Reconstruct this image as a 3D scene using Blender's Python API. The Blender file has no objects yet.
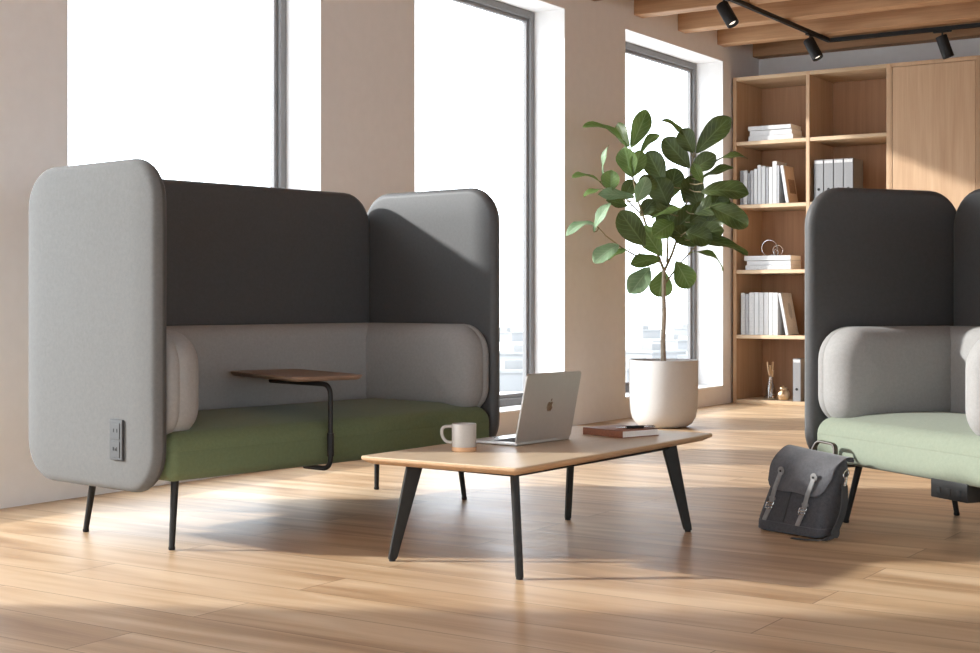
import bpy, bmesh, math, random
from mathutils import Vector, Matrix
PI = math.pi
scene = bpy.context.scene
COL = scene.collection
# ------------------------------------------------------------------ frames
# room frame: window wall is the plane x = 0, the room lies at x > 0, y runs along the wall
# away from the camera, z is up.  The camera stands at (CX, 0, EYE).
CX, EYE, FPX, HORIZON = 5.471, 0.95, 1442.0, 300.0
NX, NZ, AX, AZ = 0.835, -0.5503, 0.5503, 0.835
YAW = math.asin(0.5503)
def cam_room(X, Z, h=0.0):
    return Vector((CX + X*NX + Z*NZ, X*AX + Z*AZ, h))
def ground(px, py, h=0.0):
    Z = (EYE-h)*FPX/(py-HORIZON)
    return cam_room((px-490)/FPX*Z, Z, h)
def depth_pt(px, py, Z):
    return cam_room((px-490)/FPX*Z, Z, EYE-(py-HORIZON)/FPX*Z)

# ------------------------------------------------------------------ materials
def new_mat(name):
    m = bpy.data.materials.new(name); m.use_nodes = True
    nt = m.node_tree
    return m, nt, nt.nodes['Principled BSDF']
def N(nt, t, **kw):
    n = nt.nodes.new(t)
    for k, v in kw.items(): setattr(n, k, v)
    return n
def ramp(nt, stops):
    r = N(nt, 'ShaderNodeValToRGB')
    el = r.color_ramp.elements
    while len(el) < len(stops): el.new(0.5)
    for e, (p, c) in zip(el, stops):
        e.position = p; e.color = (*c, 1)
    return r
def mapped(nt, scale, coord='Object', rot=(0,0,0)):
    tc = N(nt, 'ShaderNodeTexCoord'); mp = N(nt, 'ShaderNodeMapping')
    mp.inputs['Scale'].default_value = scale; mp.inputs['Rotation'].default_value = rot
    nt.links.new(tc.outputs[coord], mp.inputs['Vector'])
    return mp
def bump(nt, src, b, strength, dist=0.002):
    bp = N(nt, 'ShaderNodeBump'); bp.inputs['Strength'].default_value = strength
    bp.inputs['Distance'].default_value = dist
    nt.links.new(src, bp.inputs['Height']); nt.links.new(bp.outputs['Normal'], b.inputs['Normal'])
def plain(name, c, rough=0.5, metal=0.0, spec=0.5, noise=0.04, nscale=60.0):
    m, nt, b = new_mat(name)
    mp = mapped(nt, (nscale,)*3)
    n = N(nt, 'ShaderNodeTexNoise'); n.inputs['Scale'].default_value = 1.0; n.inputs['Detail'].default_value = 3
    nt.links.new(mp.outputs[0], n.inputs['Vector'])
    r = ramp(nt, [(0.25, tuple(x*(1-noise) for x in c)), (0.75, tuple(min(1, x*(1+noise)) for x in c))])
    nt.links.new(n.outputs['Fac'], r.inputs[0]); nt.links.new(r.outputs[0], b.inputs['Base Color'])
    b.inputs['Roughness'].default_value = rough; b.inputs['Metallic'].default_value = metal
    b.inputs['Specular IOR Level'].default_value = spec
    return m
def fabric(name, c, var=0.12, sheen=0.15, rough=0.95, spec=0.12):
    m, nt, b = new_mat(name)
    mp = mapped(nt, (1,1,1))
    n1 = N(nt, 'ShaderNodeTexNoise'); n1.inputs['Scale'].default_value = 260; n1.inputs['Detail'].default_value = 2
    n2 = N(nt, 'ShaderNodeTexNoise'); n2.inputs['Scale'].default_value = 70; n2.inputs['Detail'].default_value = 4
    for n in (n1, n2): nt.links.new(mp.outputs[0], n.inputs['Vector'])
    mx = N(nt, 'ShaderNodeMath', operation='ADD')
    nt.links.new(n1.outputs['Fac'], mx.inputs[0]); nt.links.new(n2.outputs['Fac'], mx.inputs[1])
    r = ramp(nt, [(0.3, tuple(x*(1-var) for x in c)), (0.7, tuple(x*(1+var) for x in c))])
    h = N(nt, 'ShaderNodeMath', operation='MULTIPLY'); h.inputs[1].default_value = 0.5
    nt.links.new(mx.outputs[0], h.inputs[0]); nt.links.new(h.outputs[0], r.inputs[0])
    nt.links.new(r.outputs[0], b.inputs['Base Color'])
    b.inputs['Roughness'].default_value = rough; b.inputs['Specular IOR Level'].default_value = spec
    b.inputs['Sheen Weight'].default_value = sheen; b.inputs['Sheen Roughness'].default_value = 0.5
    bump(nt, n1.outputs['Fac'], b, 0.25, 0.001)
    return m
def wood(name, dark, light, axis=2, rough=0.5, fine=1.0, spec=0.3, contrast=1.0):
    """grain runs along the given object axis"""
    m, nt, b = new_mat(name)
    s = [14*fine, 14*fine, 14*fine]; s[axis] = 0.9*fine
    mp = mapped(nt, s)
    n = N(nt, 'ShaderNodeTexNoise'); n.inputs['Scale'].default_value = 1.0; n.inputs['Detail'].default_value = 5
    n.inputs['Distortion'].default_value = 0.6
    nt.links.new(mp.outputs[0], n.inputs['Vector'])
    s2 = [95*fine, 95*fine, 95*fine]; s2[axis] = 3.0*fine
    mp2 = mapped(nt, s2)
    n2 = N(nt, 'ShaderNodeTexNoise'); n2.inputs['Scale'].default_value = 1.0; n2.inputs['Detail'].default_value = 3
    nt.links.new(mp2.outputs[0], n2.inputs['Vector'])
    mix = N(nt, 'ShaderNodeMix'); mix.inputs[0].default_value = 0.35
    nt.links.new(n.outputs['Fac'], mix.inputs[2]); nt.links.new(n2.outputs['Fac'], mix.inputs[3])
    w = 0.22/contrast
    r = ramp(nt, [(0.5-w, dark), (0.5+w, light)])
    nt.links.new(mix.outputs[0], r.inputs[0]); nt.links.new(r.outputs[0], b.inputs['Base Color'])
    b.inputs['Roughness'].default_value = rough; b.inputs['Specular IOR Level'].default_value = spec
    bump(nt, n2.outputs['Fac'], b, 0.08, 0.001)
    return m
def floor_mat():
    m, nt, b = new_mat('oak_floor')
    mp = mapped(nt, (1,1,1))
    br = N(nt, 'ShaderNodeTexBrick'); br.offset = 0.37; br.offset_frequency = 2
    br.inputs['Scale'].default_value = 1.0; br.inputs['Brick Width'].default_value = 2.35
    br.inputs['Row Height'].default_value = 0.24; br.inputs['Mortar Size'].default_value = 0.0017
    br.inputs['Mortar Smooth'].default_value = 0.3
    br.inputs['Color1'].default_value = (0,0,0,1); br.inputs['Color2'].default_value = (1,1,1,1)
    br.inputs['Mortar'].default_value = (0.5,0.5,0.5,1)
    nt.links.new(mp.outputs[0], br.inputs['Vector'])
    # grain is shifted per board
    sep = N(nt, 'ShaderNodeVectorMath', operation='MULTIPLY_ADD')
    sep.inputs[1].default_value = (7.3, 3.1, 0.0)
    nt.links.new(br.outputs['Color'], sep.inputs[0]); nt.links.new(mp.outputs[0], sep.inputs[2])
    def stretch(sx, sy):
        q = N(nt, 'ShaderNodeVectorMath', operation='MULTIPLY'); q.inputs[1].default_value = (sx, sy, 1)
        nt.links.new(sep.outputs[0], q.inputs[0]); return q
    q1 = stretch(0.7, 7.0)
    n1 = N(nt, 'ShaderNodeTexNoise'); n1.inputs['Scale'].default_value = 1.0; n1.inputs['Detail'].default_value = 5
    n1.inputs['Distortion'].default_value = 0.9
    nt.links.new(q1.outputs[0], n1.inputs['Vector'])
    q2 = stretch(2.5, 110.0)
    n2 = N(nt, 'ShaderNodeTexNoise'); n2.inputs['Scale'].default_value = 1.0; n2.inputs['Detail'].default_value = 3
    nt.links.new(q2.outputs[0], n2.inputs['Vector'])
    # cathedral rings
    rg = N(nt, 'ShaderNodeMath', operation='MULTIPLY'); rg.inputs[1].default_value = 42.0
    q3 = stretch(0.35, 2.6)
    n3 = N(nt, 'ShaderNodeTexNoise'); n3.inputs['Scale'].default_value = 1.0; n3.inputs['Detail'].default_value = 1.5
    nt.links.new(q3.outputs[0], n3.inputs['Vector']); nt.links.new(n3.outputs['Fac'], rg.inputs[0])
    sn = N(nt, 'ShaderNodeMath', operation='SINE'); nt.links.new(rg.outputs[0], sn.inputs[0])
    a1 = N(nt, 'ShaderNodeMath', operation='MULTIPLY_ADD'); a1.inputs[1].default_value = 0.115; 
    nt.links.new(sn.outputs[0], a1.inputs[0]); nt.links.new(n1.outputs['Fac'], a1.inputs[2])
    a2 = N(nt, 'ShaderNodeMath', operation='MULTIPLY_ADD'); a2.inputs[1].default_value = 0.22
    nt.links.new(n2.outputs['Fac'], a2.inputs[0]); nt.links.new(a1.outputs[0], a2.inputs[2])
    a3 = N(nt, 'ShaderNodeMath', operation='MULTIPLY_ADD'); a3.inputs[1].default_value = 0.16
    nt.links.new(br.outputs['Color'], a3.inputs[0]); nt.links.new(a2.outputs[0], a3.inputs[2])
    r = ramp(nt, [(0.32, FLOOR_D), (0.68, FLOOR_M), (1.0, FLOOR_L)])
    nt.links.new(a3.outputs[0], r.inputs[0])
    dk = N(nt, 'ShaderNodeMix', data_type='RGBA'); dk.inputs[7].default_value = (0.16, 0.085, 0.04, 1)
    nt.links.new(br.outputs['Fac'], dk.inputs[0]); nt.links.new(r.outputs[0], dk.inputs[6])
    nt.links.new(dk.outputs[2], b.inputs['Base Color'])
    b.inputs['Specular IOR Level'].default_value = 0.32
    rr = N(nt, 'ShaderNodeMapRange'); rr.inputs[3].default_value = 0.32; rr.inputs[4].default_value = 0.48
    nt.links.new(n1.outputs['Fac'], rr.inputs[0]); nt.links.new(rr.outputs[0], b.inputs['Roughness'])
    bump(nt, a2.outputs[0], b, 0.06, 0.002)
    return m
FLOOR_D, FLOOR_M, FLOOR_L = (0.30,0.172,0.086), (0.51,0.342,0.198), (0.65,0.485,0.315)
def glass_mat(name, tint=(1,1,1), gloss=0.05, rough=0.02):
    m = bpy.data.materials.new(name); m.use_nodes = True; nt = m.node_tree
    nt.nodes.clear()
    o = N(nt, 'ShaderNodeOutputMaterial'); mx = N(nt, 'ShaderNodeMixShader')
    t = N(nt, 'ShaderNodeBsdfTransparent'); g = N(nt, 'ShaderNodeBsdfGlossy')
    t.inputs[0].default_value = (*tint, 1); g.inputs['Roughness'].default_value = rough
    mx.inputs[0].default_value = gloss
    nt.links.new(t.outputs[0], mx.inputs[1]); nt.links.new(g.outputs[0], mx.inputs[2])
    nt.links.new(mx.outputs[0], o.inputs['Surface'])
    return m
def leaf_mat(name, c_dark, c_light, vein):
    m, nt, b = new_mat(name)
    uv = N(nt, 'ShaderNodeTexCoord')
    sp = N(nt, 'ShaderNodeSeparateXYZ'); nt.links.new(uv.outputs['UV'], sp.inputs[0])
    ab = N(nt, 'ShaderNodeMath', operation='ABSOLUTE')
    c = N(nt, 'ShaderNodeMath', operation='SUBTRACT'); c.inputs[1].default_value = 0.5
    nt.links.new(sp.outputs[0], c.inputs[0]); nt.links.new(c.outputs[0], ab.inputs[0])
    # side veins: v*7 - |u|*3 fractional part near zero
    t1 = N(nt, 'ShaderNodeMath', operation='MULTIPLY'); t1.inputs[1].default_value = 7.0
    nt.links.new(sp.outputs[1], t1.inputs[0])
    t2 = N(nt, 'ShaderNodeMath', operation='MULTIPLY_ADD'); t2.inputs[1].default_value = -4.5
    nt.links.new(ab.outputs[0], t2.inputs[0]); nt.links.new(t1.outputs[0], t2.inputs[2])
    fr = N(nt, 'ShaderNodeMath', operation='PINGPONG'); fr.inputs[1].default_value = 0.5
    nt.links.new(t2.outputs[0], fr.inputs[0])
    v1 = N(nt, 'ShaderNodeMapRange'); v1.inputs[1].default_value = 0.0; v1.inputs[2].default_value = 0.10
    v1.inputs[3].default_value = 0.75; v1.inputs[4].default_value = 0.0
    nt.links.new(fr.outputs[0], v1.inputs[0])
    v2 = N(nt, 'ShaderNodeMapRange'); v2.inputs[1].default_value = 0.0; v2.inputs[2].default_value = 0.045
    v2.inputs[3].default_value = 1.0; v2.inputs[4].default_value = 0.0
    nt.links.new(ab.outputs[0], v2.inputs[0])
    vm = N(nt, 'ShaderNodeMath', operation='MAXIMUM')
    nt.links.new(v1.outputs[0], vm.inputs[0]); nt.links.new(v2.outputs[0], vm.inputs[1])
    mp = mapped(nt, (9,9,9))
    n = N(nt, 'ShaderNodeTexNoise'); n.inputs['Scale'].default_value = 1.0; n.inputs['Detail'].default_value = 3
    nt.links.new(mp.outputs[0], n.inputs['Vector'])
    r = ramp(nt, [(0.3, c_dark), (0.7, c_light)]); nt.links.new(n.outputs['Fac'], r.inputs[0])
    mx = N(nt, 'ShaderNodeMix', data_type='RGBA'); mx.inputs[7].default_value = (*vein, 1)
    vs = N(nt, 'ShaderNodeMath', operation='MULTIPLY'); vs.inputs[1].default_value = 0.8
    nt.links.new(vm.outputs[0], vs.inputs[0]); nt.links.new(vs.outputs[0], mx.inputs[0])
    nt.links.new(r.outputs[0], mx.inputs[6])
    nt.links.new(mx.outputs[2], b.inputs['Base Color'])
    b.inputs['Roughness'].default_value = 0.42; b.inputs['Specular IOR Level'].default_value = 0.4
    tr = N(nt, 'ShaderNodeBsdfTranslucent'); nt.links.new(mx.outputs[2], tr.inputs[0])
    ms = N(nt, 'ShaderNodeMixShader'); ms.inputs[0].default_value = 0.28
    out = nt.nodes['Material Output']
    nt.links.new(b.outputs[0], ms.inputs[1]); nt.links.new(tr.outputs[0], ms.inputs[2])
    nt.links.new(ms.outputs[0], out.inputs['Surface'])
    bump(nt, vm.outputs[0], b, 0.3, 0.004)
    return m
def emit_mat(name, c, s):
    m, nt, b = new_mat(name)
    b.inputs['Base Color'].default_value = (*c, 1)
    b.inputs['Emission Color'].default_value = (*c, 1); b.inputs['Emission Strength'].default_value = s
    return m

M = {}
M['plaster'] = plain('warm_white_plaster', (0.80,0.785,0.77), 0.9, spec=0.15, noise=0.02, nscale=14)
M['floor'] = floor_mat()
M['ceiling'] = wood('ceiling_boards', (0.36,0.20,0.10), (0.50,0.30,0.16), axis=0, rough=0.6)
M['beam'] = wood('beam_oak', (0.33,0.175,0.088), (0.55,0.335,0.185), axis=0, rough=0.6, contrast=1.1)
M['case'] = wood('bookcase_oak', (0.44,0.28,0.165), (0.60,0.415,0.265), axis=2, rough=0.5, contrast=0.9)
M['case_h'] = wood('bookcase_oak_shelf', (0.47,0.33,0.20), (0.61,0.455,0.30), axis=0, rough=0.5, contrast=0.9)
M['case_back'] = wood('bookcase_back_oak', (0.37,0.20,0.11), (0.52,0.31,0.18), axis=2, rough=0.6, contrast=0.9)
M['frame'] = plain('grey_window_frame', (0.20,0.195,0.195), 0.55)
M['sill'] = plain('white_sill', (0.83,0.82,0.81), 0.5)
M['glass'] = glass_mat('window_glass', (0.985,0.99,0.99), 0.03)
M['grey'] = fabric('light_grey_felt', (0.135,0.136,0.133), 0.10, 0.1)
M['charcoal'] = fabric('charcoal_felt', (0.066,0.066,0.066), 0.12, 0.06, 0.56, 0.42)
M['cushion'] = fabric('warm_grey_felt', (0.31,0.305,0.295), 0.08, 0.1)
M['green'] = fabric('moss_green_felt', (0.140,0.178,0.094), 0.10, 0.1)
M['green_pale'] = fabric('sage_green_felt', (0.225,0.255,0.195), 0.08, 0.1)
M['black'] = plain('black_metal', (0.014,0.0135,0.013), 0.5, 0.0, spec=0.3)
M['graphite'] = plain('graphite_metal', (0.020,0.019,0.017), 0.55, 0.0, spec=0.22)
M['outlet'] = plain('graphite_plastic', (0.045,0.045,0.045), 0.5)
M['slot'] = plain('black_slot', (0.008,0.008,0.008), 0.8)
M['oak_top'] = wood('pale_oak_top', (0.52,0.395,0.26), (0.64,0.515,0.37), axis=0, rough=0.38, contrast=0.8, spec=0.4)
M['oak_edge'] = wood('oak_edge', (0.46,0.29,0.165), (0.58,0.39,0.24), axis=0, rough=0.45, fine=1.4)
M['walnut'] = wood('walnut_top', (0.175,0.115,0.08), (0.285,0.19,0.135), axis=0, rough=0.45)
M['alu'] = plain('brushed_aluminium', (0.62,0.605,0.585), 0.38, 0.75, noise=0.02)
M['alu_dark'] = plain('polished_emblem', (0.30,0.22,0.16), 0.25, 0.7)
M['keys'] = plain('key_black', (0.03,0.03,0.032), 0.6)
M['screen'] = plain('screen_black', (0.01,0.01,0.012), 0.15)
M['ceramic'] = plain('speckled_ceramic', (0.43,0.405,0.375), 0.5, noise=0.10, nscale=400)
M['cork'] = wood('raw_clay', (0.52,0.30,0.16), (0.62,0.38,0.22), axis=0, rough=0.8, fine=3)
M['coffee'] = plain('coffee', (0.04,0.02,0.01), 0.15)
M['leather'] = plain('brown_leather', (0.235,0.085,0.045), 0.5, noise=0.15, nscale=90)
M['paper'] = plain('paper_edges', (0.74,0.71,0.67), 0.85, noise=0.08, nscale=250)
M['silver'] = plain('silver_metal', (0.66,0.66,0.66), 0.25, 0.9)
M['pot'] = plain('matte_white_stoneware', (0.58,0.57,0.555), 0.75, spec=0.2, noise=0.02)
M['soil'] = plain('brown_bark_soil', (0.16,0.10,0.06), 0.95, noise=0.4, nscale=120)
M['bark'] = plain('pale_bark', (0.34,0.28,0.21), 0.8, noise=0.18, nscale=70)
M['twig'] = plain('green_brown_twig', (0.21,0.17,0.09), 0.7, noise=0.15)
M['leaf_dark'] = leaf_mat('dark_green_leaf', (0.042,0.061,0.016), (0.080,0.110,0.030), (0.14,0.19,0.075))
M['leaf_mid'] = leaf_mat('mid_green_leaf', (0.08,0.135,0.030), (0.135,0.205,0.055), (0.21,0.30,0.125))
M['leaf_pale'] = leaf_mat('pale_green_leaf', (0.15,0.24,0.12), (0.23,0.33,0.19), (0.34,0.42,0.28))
M['bag'] = fabric('charcoal_canvas', (0.070,0.070,0.076), 0.25, 0.15)
M['bag_flap'] = fabric('grey_canvas', (0.098,0.098,0.105), 0.22, 0.2)
M['bag_strap'] = plain('grey_leather_strap', (0.20,0.195,0.19), 0.5, noise=0.15)
M['bag_web'] = plain('dark_webbing', (0.045,0.044,0.044), 0.8)
M['bag_handle'] = plain('dark_brown_leather', (0.06,0.042,0.03), 0.45, noise=0.15)
M['white_cover'] = plain('white_cover', (0.54,0.535,0.53), 0.6)
M['grey_cover'] = plain('grey_cover', (0.34,0.34,0.35), 0.6, noise=0.12)
M['pale_cover'] = plain('pale_grey_cover', (0.50,0.495,0.49), 0.6, noise=0.12)
M['dark_cover'] = plain('mid_grey_cover', (0.20,0.20,0.21), 0.6, noise=0.2)
M['tan_cover'] = plain('tan_cover', (0.50,0.36,0.25), 0.6, noise=0.1)
M['brown_cover'] = plain('brown_cover', (0.22,0.13,0.08), 0.6, noise=0.3, nscale=50)
M['binder'] = plain('grey_binder_board', (0.21,0.21,0.215), 0.55)
M['binder_dark'] = plain('dark_grey_binder_side', (0.15,0.135,0.12), 0.6)
M['brass'] = plain('brushed_brass', (0.62,0.43,0.26), 0.28, 0.9)
M['clear'] = glass_mat('clear_glass', (0.93,0.92,0.90), 0.12, 0.04)
M['amber'] = glass_mat('amber_glass', (0.80,0.62,0.42), 0.22, 0.06)
M['lens'] = emit_mat('lamp_lens', (1.0,0.93,0.82), 1.2)
M['ground'] = plain('hazy_ground', (0.55,0.55,0.54), 0.95, spec=0.0)
M['far'] = plain('pale_render', (0.238,0.240,0.242), 0.9, spec=0.0)
M['far_roof'] = plain('pale_roof', (0.245,0.245,0.243), 0.9, spec=0.0)
M['far_glass'] = plain('grey_far_window', (0.5,0.51,0.52), 0.6, spec=0.2)

# ------------------------------------------------------------------ mesh helpers
def link(o, parent=None):
    COL.objects.link(o)
    if parent is not None: o.parent = parent
    return o
def obj(name, bm, mats, parent=None, sharp=38, smooth=True, loc=None, rot=None):
    bmesh.ops.recalc_face_normals(bm, faces=bm.faces)
    lim = math.radians(sharp)
    for f in bm.faces: f.smooth = smooth
    for e in bm.edges:
        if len(e.link_faces) == 2 and e.calc_face_angle(0) > lim: e.smooth = False
    me = bpy.data.meshes.new(name); bm.to_mesh(me); bm.free()
    for m in (mats if isinstance(mats, (list, tuple)) else [mats]): me.materials.append(m)
    o = bpy.data.objects.new(name, me); link(o, parent)
    if loc is not None: o.location = loc
    if rot is not None: o.rotation_euler = rot
    return o
def thing(name, label, cat, loc=(0,0,0), rotz=0.0, group=None):
    o = bpy.data.objects.new(name, None); o.empty_display_size = 0.1; link(o)
    o.location = loc; o.rotation_euler = (0,0,rotz)
    return tag(o, label, cat, group)
def tag(o, label, cat, group=None):
    o['label'] = label; o['category'] = cat
    if group: o['group'] = group
    return o
def structure(o): o['kind'] = 'structure'; return o
IDENT = Matrix.Identity(4)
def face(bm, vs, mi=0):
    try:
        f = bm.faces.new(vs); f.material_index = mi; return f
    except ValueError: return None
def box(bm, lo, hi, bev=0.0, mi=0, mat=IDENT, seg=2):
    t = bmesh.new()
    bmesh.ops.create_cube(t, size=1.0)
    for v in t.verts:
        v.co = Vector([(lo[i]+hi[i])/2 + v.co[i]*(hi[i]-lo[i]) for i in range(3)])
    if bev > 0:
        bmesh.ops.bevel(t, geom=list(t.edges), offset=bev, segments=seg, profile=0.5, affect='EDGES', clamp_overlap=True)
    merge(bm, t, mat, mi)
def merge(bm, t, mat=IDENT, mi=None):
    vm = {v: bm.verts.new(mat @ v.co) for v in t.verts}
    for f in t.faces:
        nf = face(bm, [vm[v] for v in f.verts], f.material_index if mi is None else mi)
    t.free()
def rrect(hx, hy, r, n=6):
    """r: radius or (right-top, left-top, left-bottom, right-bottom); counter-clockwise loop"""
    rs = r if isinstance(r, (tuple, list)) else (r,)*4
    out = []
    for k, (sx, sy) in enumerate(((1,1),(-1,1),(-1,-1),(1,-1))):
        q = max(min(rs[k], hx*0.999, hy*0.999), 0.0005)
        for i in range(n+1):
            a = (k + i/n)*PI/2
            out.append((sx*(hx-q) + q*math.cos(a), sy*(hy-q) + q*math.sin(a)))
    return out
def slab(bm, hx, hy, R, layers, put, n=6, mi_of=None, cap=True):
    """stack of inset rounded rectangles: layers = [(w, inset)], put(u,v,w) -> Vector"""
    loops = []
    for (w, ins) in layers:
        rs = tuple(max(q-ins, 0.0006) for q in R) if isinstance(R, (tuple,list)) else max(R-ins, 0.0006)
        loops.append([bm.verts.new(put(u, v, w)) for (u, v) in rrect(hx-ins, hy-ins, rs, n)])
    for k in range(len(loops)-1):
        A, B = loops[k], loops[k+1]
        mi = mi_of(k) if mi_of else 0
        for i in range(len(A)):
            j = (i+1) % len(A)
            face(bm, [A[i], A[j], B[j], B[i]], mi)
    if cap:
        face(bm, loops[0][::-1], mi_of(0) if mi_of else 0)
        face(bm, loops[-1], mi_of(len(loops)-2) if mi_of else 0)
def pillow(t, r0, r1, steps=5, puff=0.006, seam=None, seam_d=0.003):
    """layer profile for a soft slab of thickness t with edge radii r0 (bottom), r1 (top)"""
    L = []
    if puff: L += [(-puff, r0+0.10), (-puff*0.75, r0+0.05)]
    for i in range(steps+1):
        a = i/steps*PI/2
        L.append((r0 - r0*math.cos(a) if False else r0*(1-math.sin(a)) if False else r0*(1-math.cos(a)), r0*(1-math.sin(a))))
    if seam is not None:
        L += [(seam-seam_d, 0.0), (seam, seam_d), (seam+seam_d, 0.0)]
    for i in range(steps+1):
        a = i/steps*PI/2
        L.append((t - r1*(1-math.sin(a)), r1*(1-math.cos(a))))
    if puff: L += [(t+puff*0.75, r1+0.05), (t+puff, r1+0.10)]
    return L
def circ(n): return [(math.cos(2*PI*i/n), math.sin(2*PI*i/n)) for i in range(n)]
def lathe(bm, prof, n=32, mat=IDENT, mi=0, close=True):
    loops = []
    for (r, z) in prof:
        loops.append([bm.verts.new(mat @ Vector((r*c, r*s, z))) for c, s in circ(n)])
    for k in range(len(loops)-1):
        for i in range(n):
            j = (i+1) % n
            face(bm, [loops[k][i], loops[k][j], loops[k+1][j], loops[k+1][i]], mi)
    if close:
        face(bm, loops[0][::-1], mi); face(bm, loops[-1], mi)
def tube(bm, pts, r, n=10, mi=0, flat=None, side=None):
    """sweep along pts; r number or list; flat=(a,b) sweeps a rectangle-ish oval with 'side' as width direction"""
    pts = [Vector(p) for p in pts]
    rs = r if isinstance(r, (list, tuple)) else [r]*len(pts)
    loops = []; up = None
    for i, p in enumerate(pts):
        d = (pts[min(i+1, len(pts)-1)] - pts[max(i-1, 0)]).normalized()
        if side is not None:
            s = Vector(side); s = (s - d*s.dot(d)).normalized()
        else:
            if up is None:
                up = Vector((0,0,1)) if abs(d.z) < 0.9 else Vector((1,0,0))
            s = d.cross(up).normalized(); up = s.cross(d).normalized()
        t = s.cross(d).normalized()
        if flat:
            a, b = flat
            prof = rrect(a/2, b/2, min(a, b)*0.35, 2)
            loops.append([bm.verts.new(p + s*u + t*v) for u, v in prof])
        else:
            loops.append([bm.verts.new(p + (s*c + t*q)*rs[i]) for c, q in circ(n)])
    m = len(loops[0])
    for k in range(len(loops)-1):
        for i in range(m):
            j = (i+1) % m
            face(bm, [loops[k][i], loops[k][j], loops[k+1][j], loops[k+1][i]], mi)
    face(bm, loops[0][::-1], mi); face(bm, loops[-1], mi)
def fillet(pts, r, n=6):
    pts = [Vector(p) for p in pts]; out = [pts[0]]
    for i in range(1, len(pts)-1):
        a, b, c = pts[i-1], pts[i], pts[i+1]
        u, v = (a-b), (c-b)
        q = min(r, u.length*0.49, v.length*0.49)
        p0, p1 = b + u.normalized()*q, b + v.normalized()*q
        for k in range(n+1):
            t = k/n
            out.append(p0*(1-t)**2 + b*2*t*(1-t) + p1*t*t)
    out.append(pts[-1]); return out
def prism(bm, outline, z0, z1, mat=IDENT, mi=0):
    a = [bm.verts.new(mat @ Vector((x, y, z0))) for x, y in outline]
    b = [bm.verts.new(mat @ Vector((x, y, z1))) for x, y in outline]
    n = len(a)
    for i in range(n): face(bm, [a[i], a[(i+1)%n], b[(i+1)%n], b[i]], mi)
    face(bm, a[::-1], mi); face(bm, b, mi)
def B(): return bmesh.new()

# ------------------------------------------------------------------ the room
ROOM_X, ROOM_Y0, ROOM_Y1, ROOM_H = 9.6, -5.2, 13.0, 3.58
WALL_T = 0.34
SILL, HEAD = 0.15, 3.13
WINDOWS = [(-3.85,-2.0), (-1.2,0.68), (1.83,4.18), (4.64,6.50), (7.43,9.315), (10.28,12.165)]
SPLAY = 0.26      # unseen near jambs of the left wall, splayed to let the sun past
b = B(); box(b, (-WALL_T,ROOM_Y0-0.3,-0.2), (ROOM_X+0.3,ROOM_Y1+0.3,0)); structure(obj('floor', b, M['floor'], smooth=False))
b = B(); box(b, (-WALL_T,ROOM_Y0-0.3,ROOM_H), (ROOM_X+0.3,ROOM_Y1+0.3,ROOM_H+0.2)); structure(obj('ceiling', b, M['ceiling'], smooth=False))
def wall_with_openings(name, axis_pts, openings, lo_h, hi_h, put):
    """piers, parapets and lintels of one wall as one mesh; put(u0,u1,z0,z1) -> lo, hi"""
    bm = B(); u0, u1 = axis_pts; cur = u0
    for (a, c) in openings:
        box(bm, *put(cur, a, 0, ROOM_H)); box(bm, *put(a, c, 0, lo_h)); box(bm, *put(a, c, hi_h, ROOM_H)); cur = c
    box(bm, *put(cur, u1, 0, ROOM_H))
    bmesh.ops.remove_doubles(bm, verts=bm.verts, dist=1e-5)
    return structure(obj(name, bm, M['plaster'], smooth=False))
bm = B(); cur = ROOM_Y0-0.3
for (a, c) in WINDOWS:
    prism(bm, [(-WALL_T,cur),(0,cur),(0,a),(-WALL_T,a-SPLAY)], 0, ROOM_H)
    for z0, z1 in ((0,SILL),(HEAD,ROOM_H)): prism(bm, [(-WALL_T,a-SPLAY),(0,a),(0,c),(-WALL_T,c)], z0, z1)
    cur = c
prism(bm, [(-WALL_T,cur),(0,cur),(0,ROOM_Y1+0.3),(-WALL_T,ROOM_Y1+0.3)], 0, ROOM_H)
structure(obj('wall_left', bm, M['plaster'], smooth=False))
b = B(); box(b, (0,ROOM_Y1,0), (ROOM_X,ROOM_Y1+0.3,ROOM_H)); structure(obj('wall_back', b, M['plaster'], smooth=False))
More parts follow.
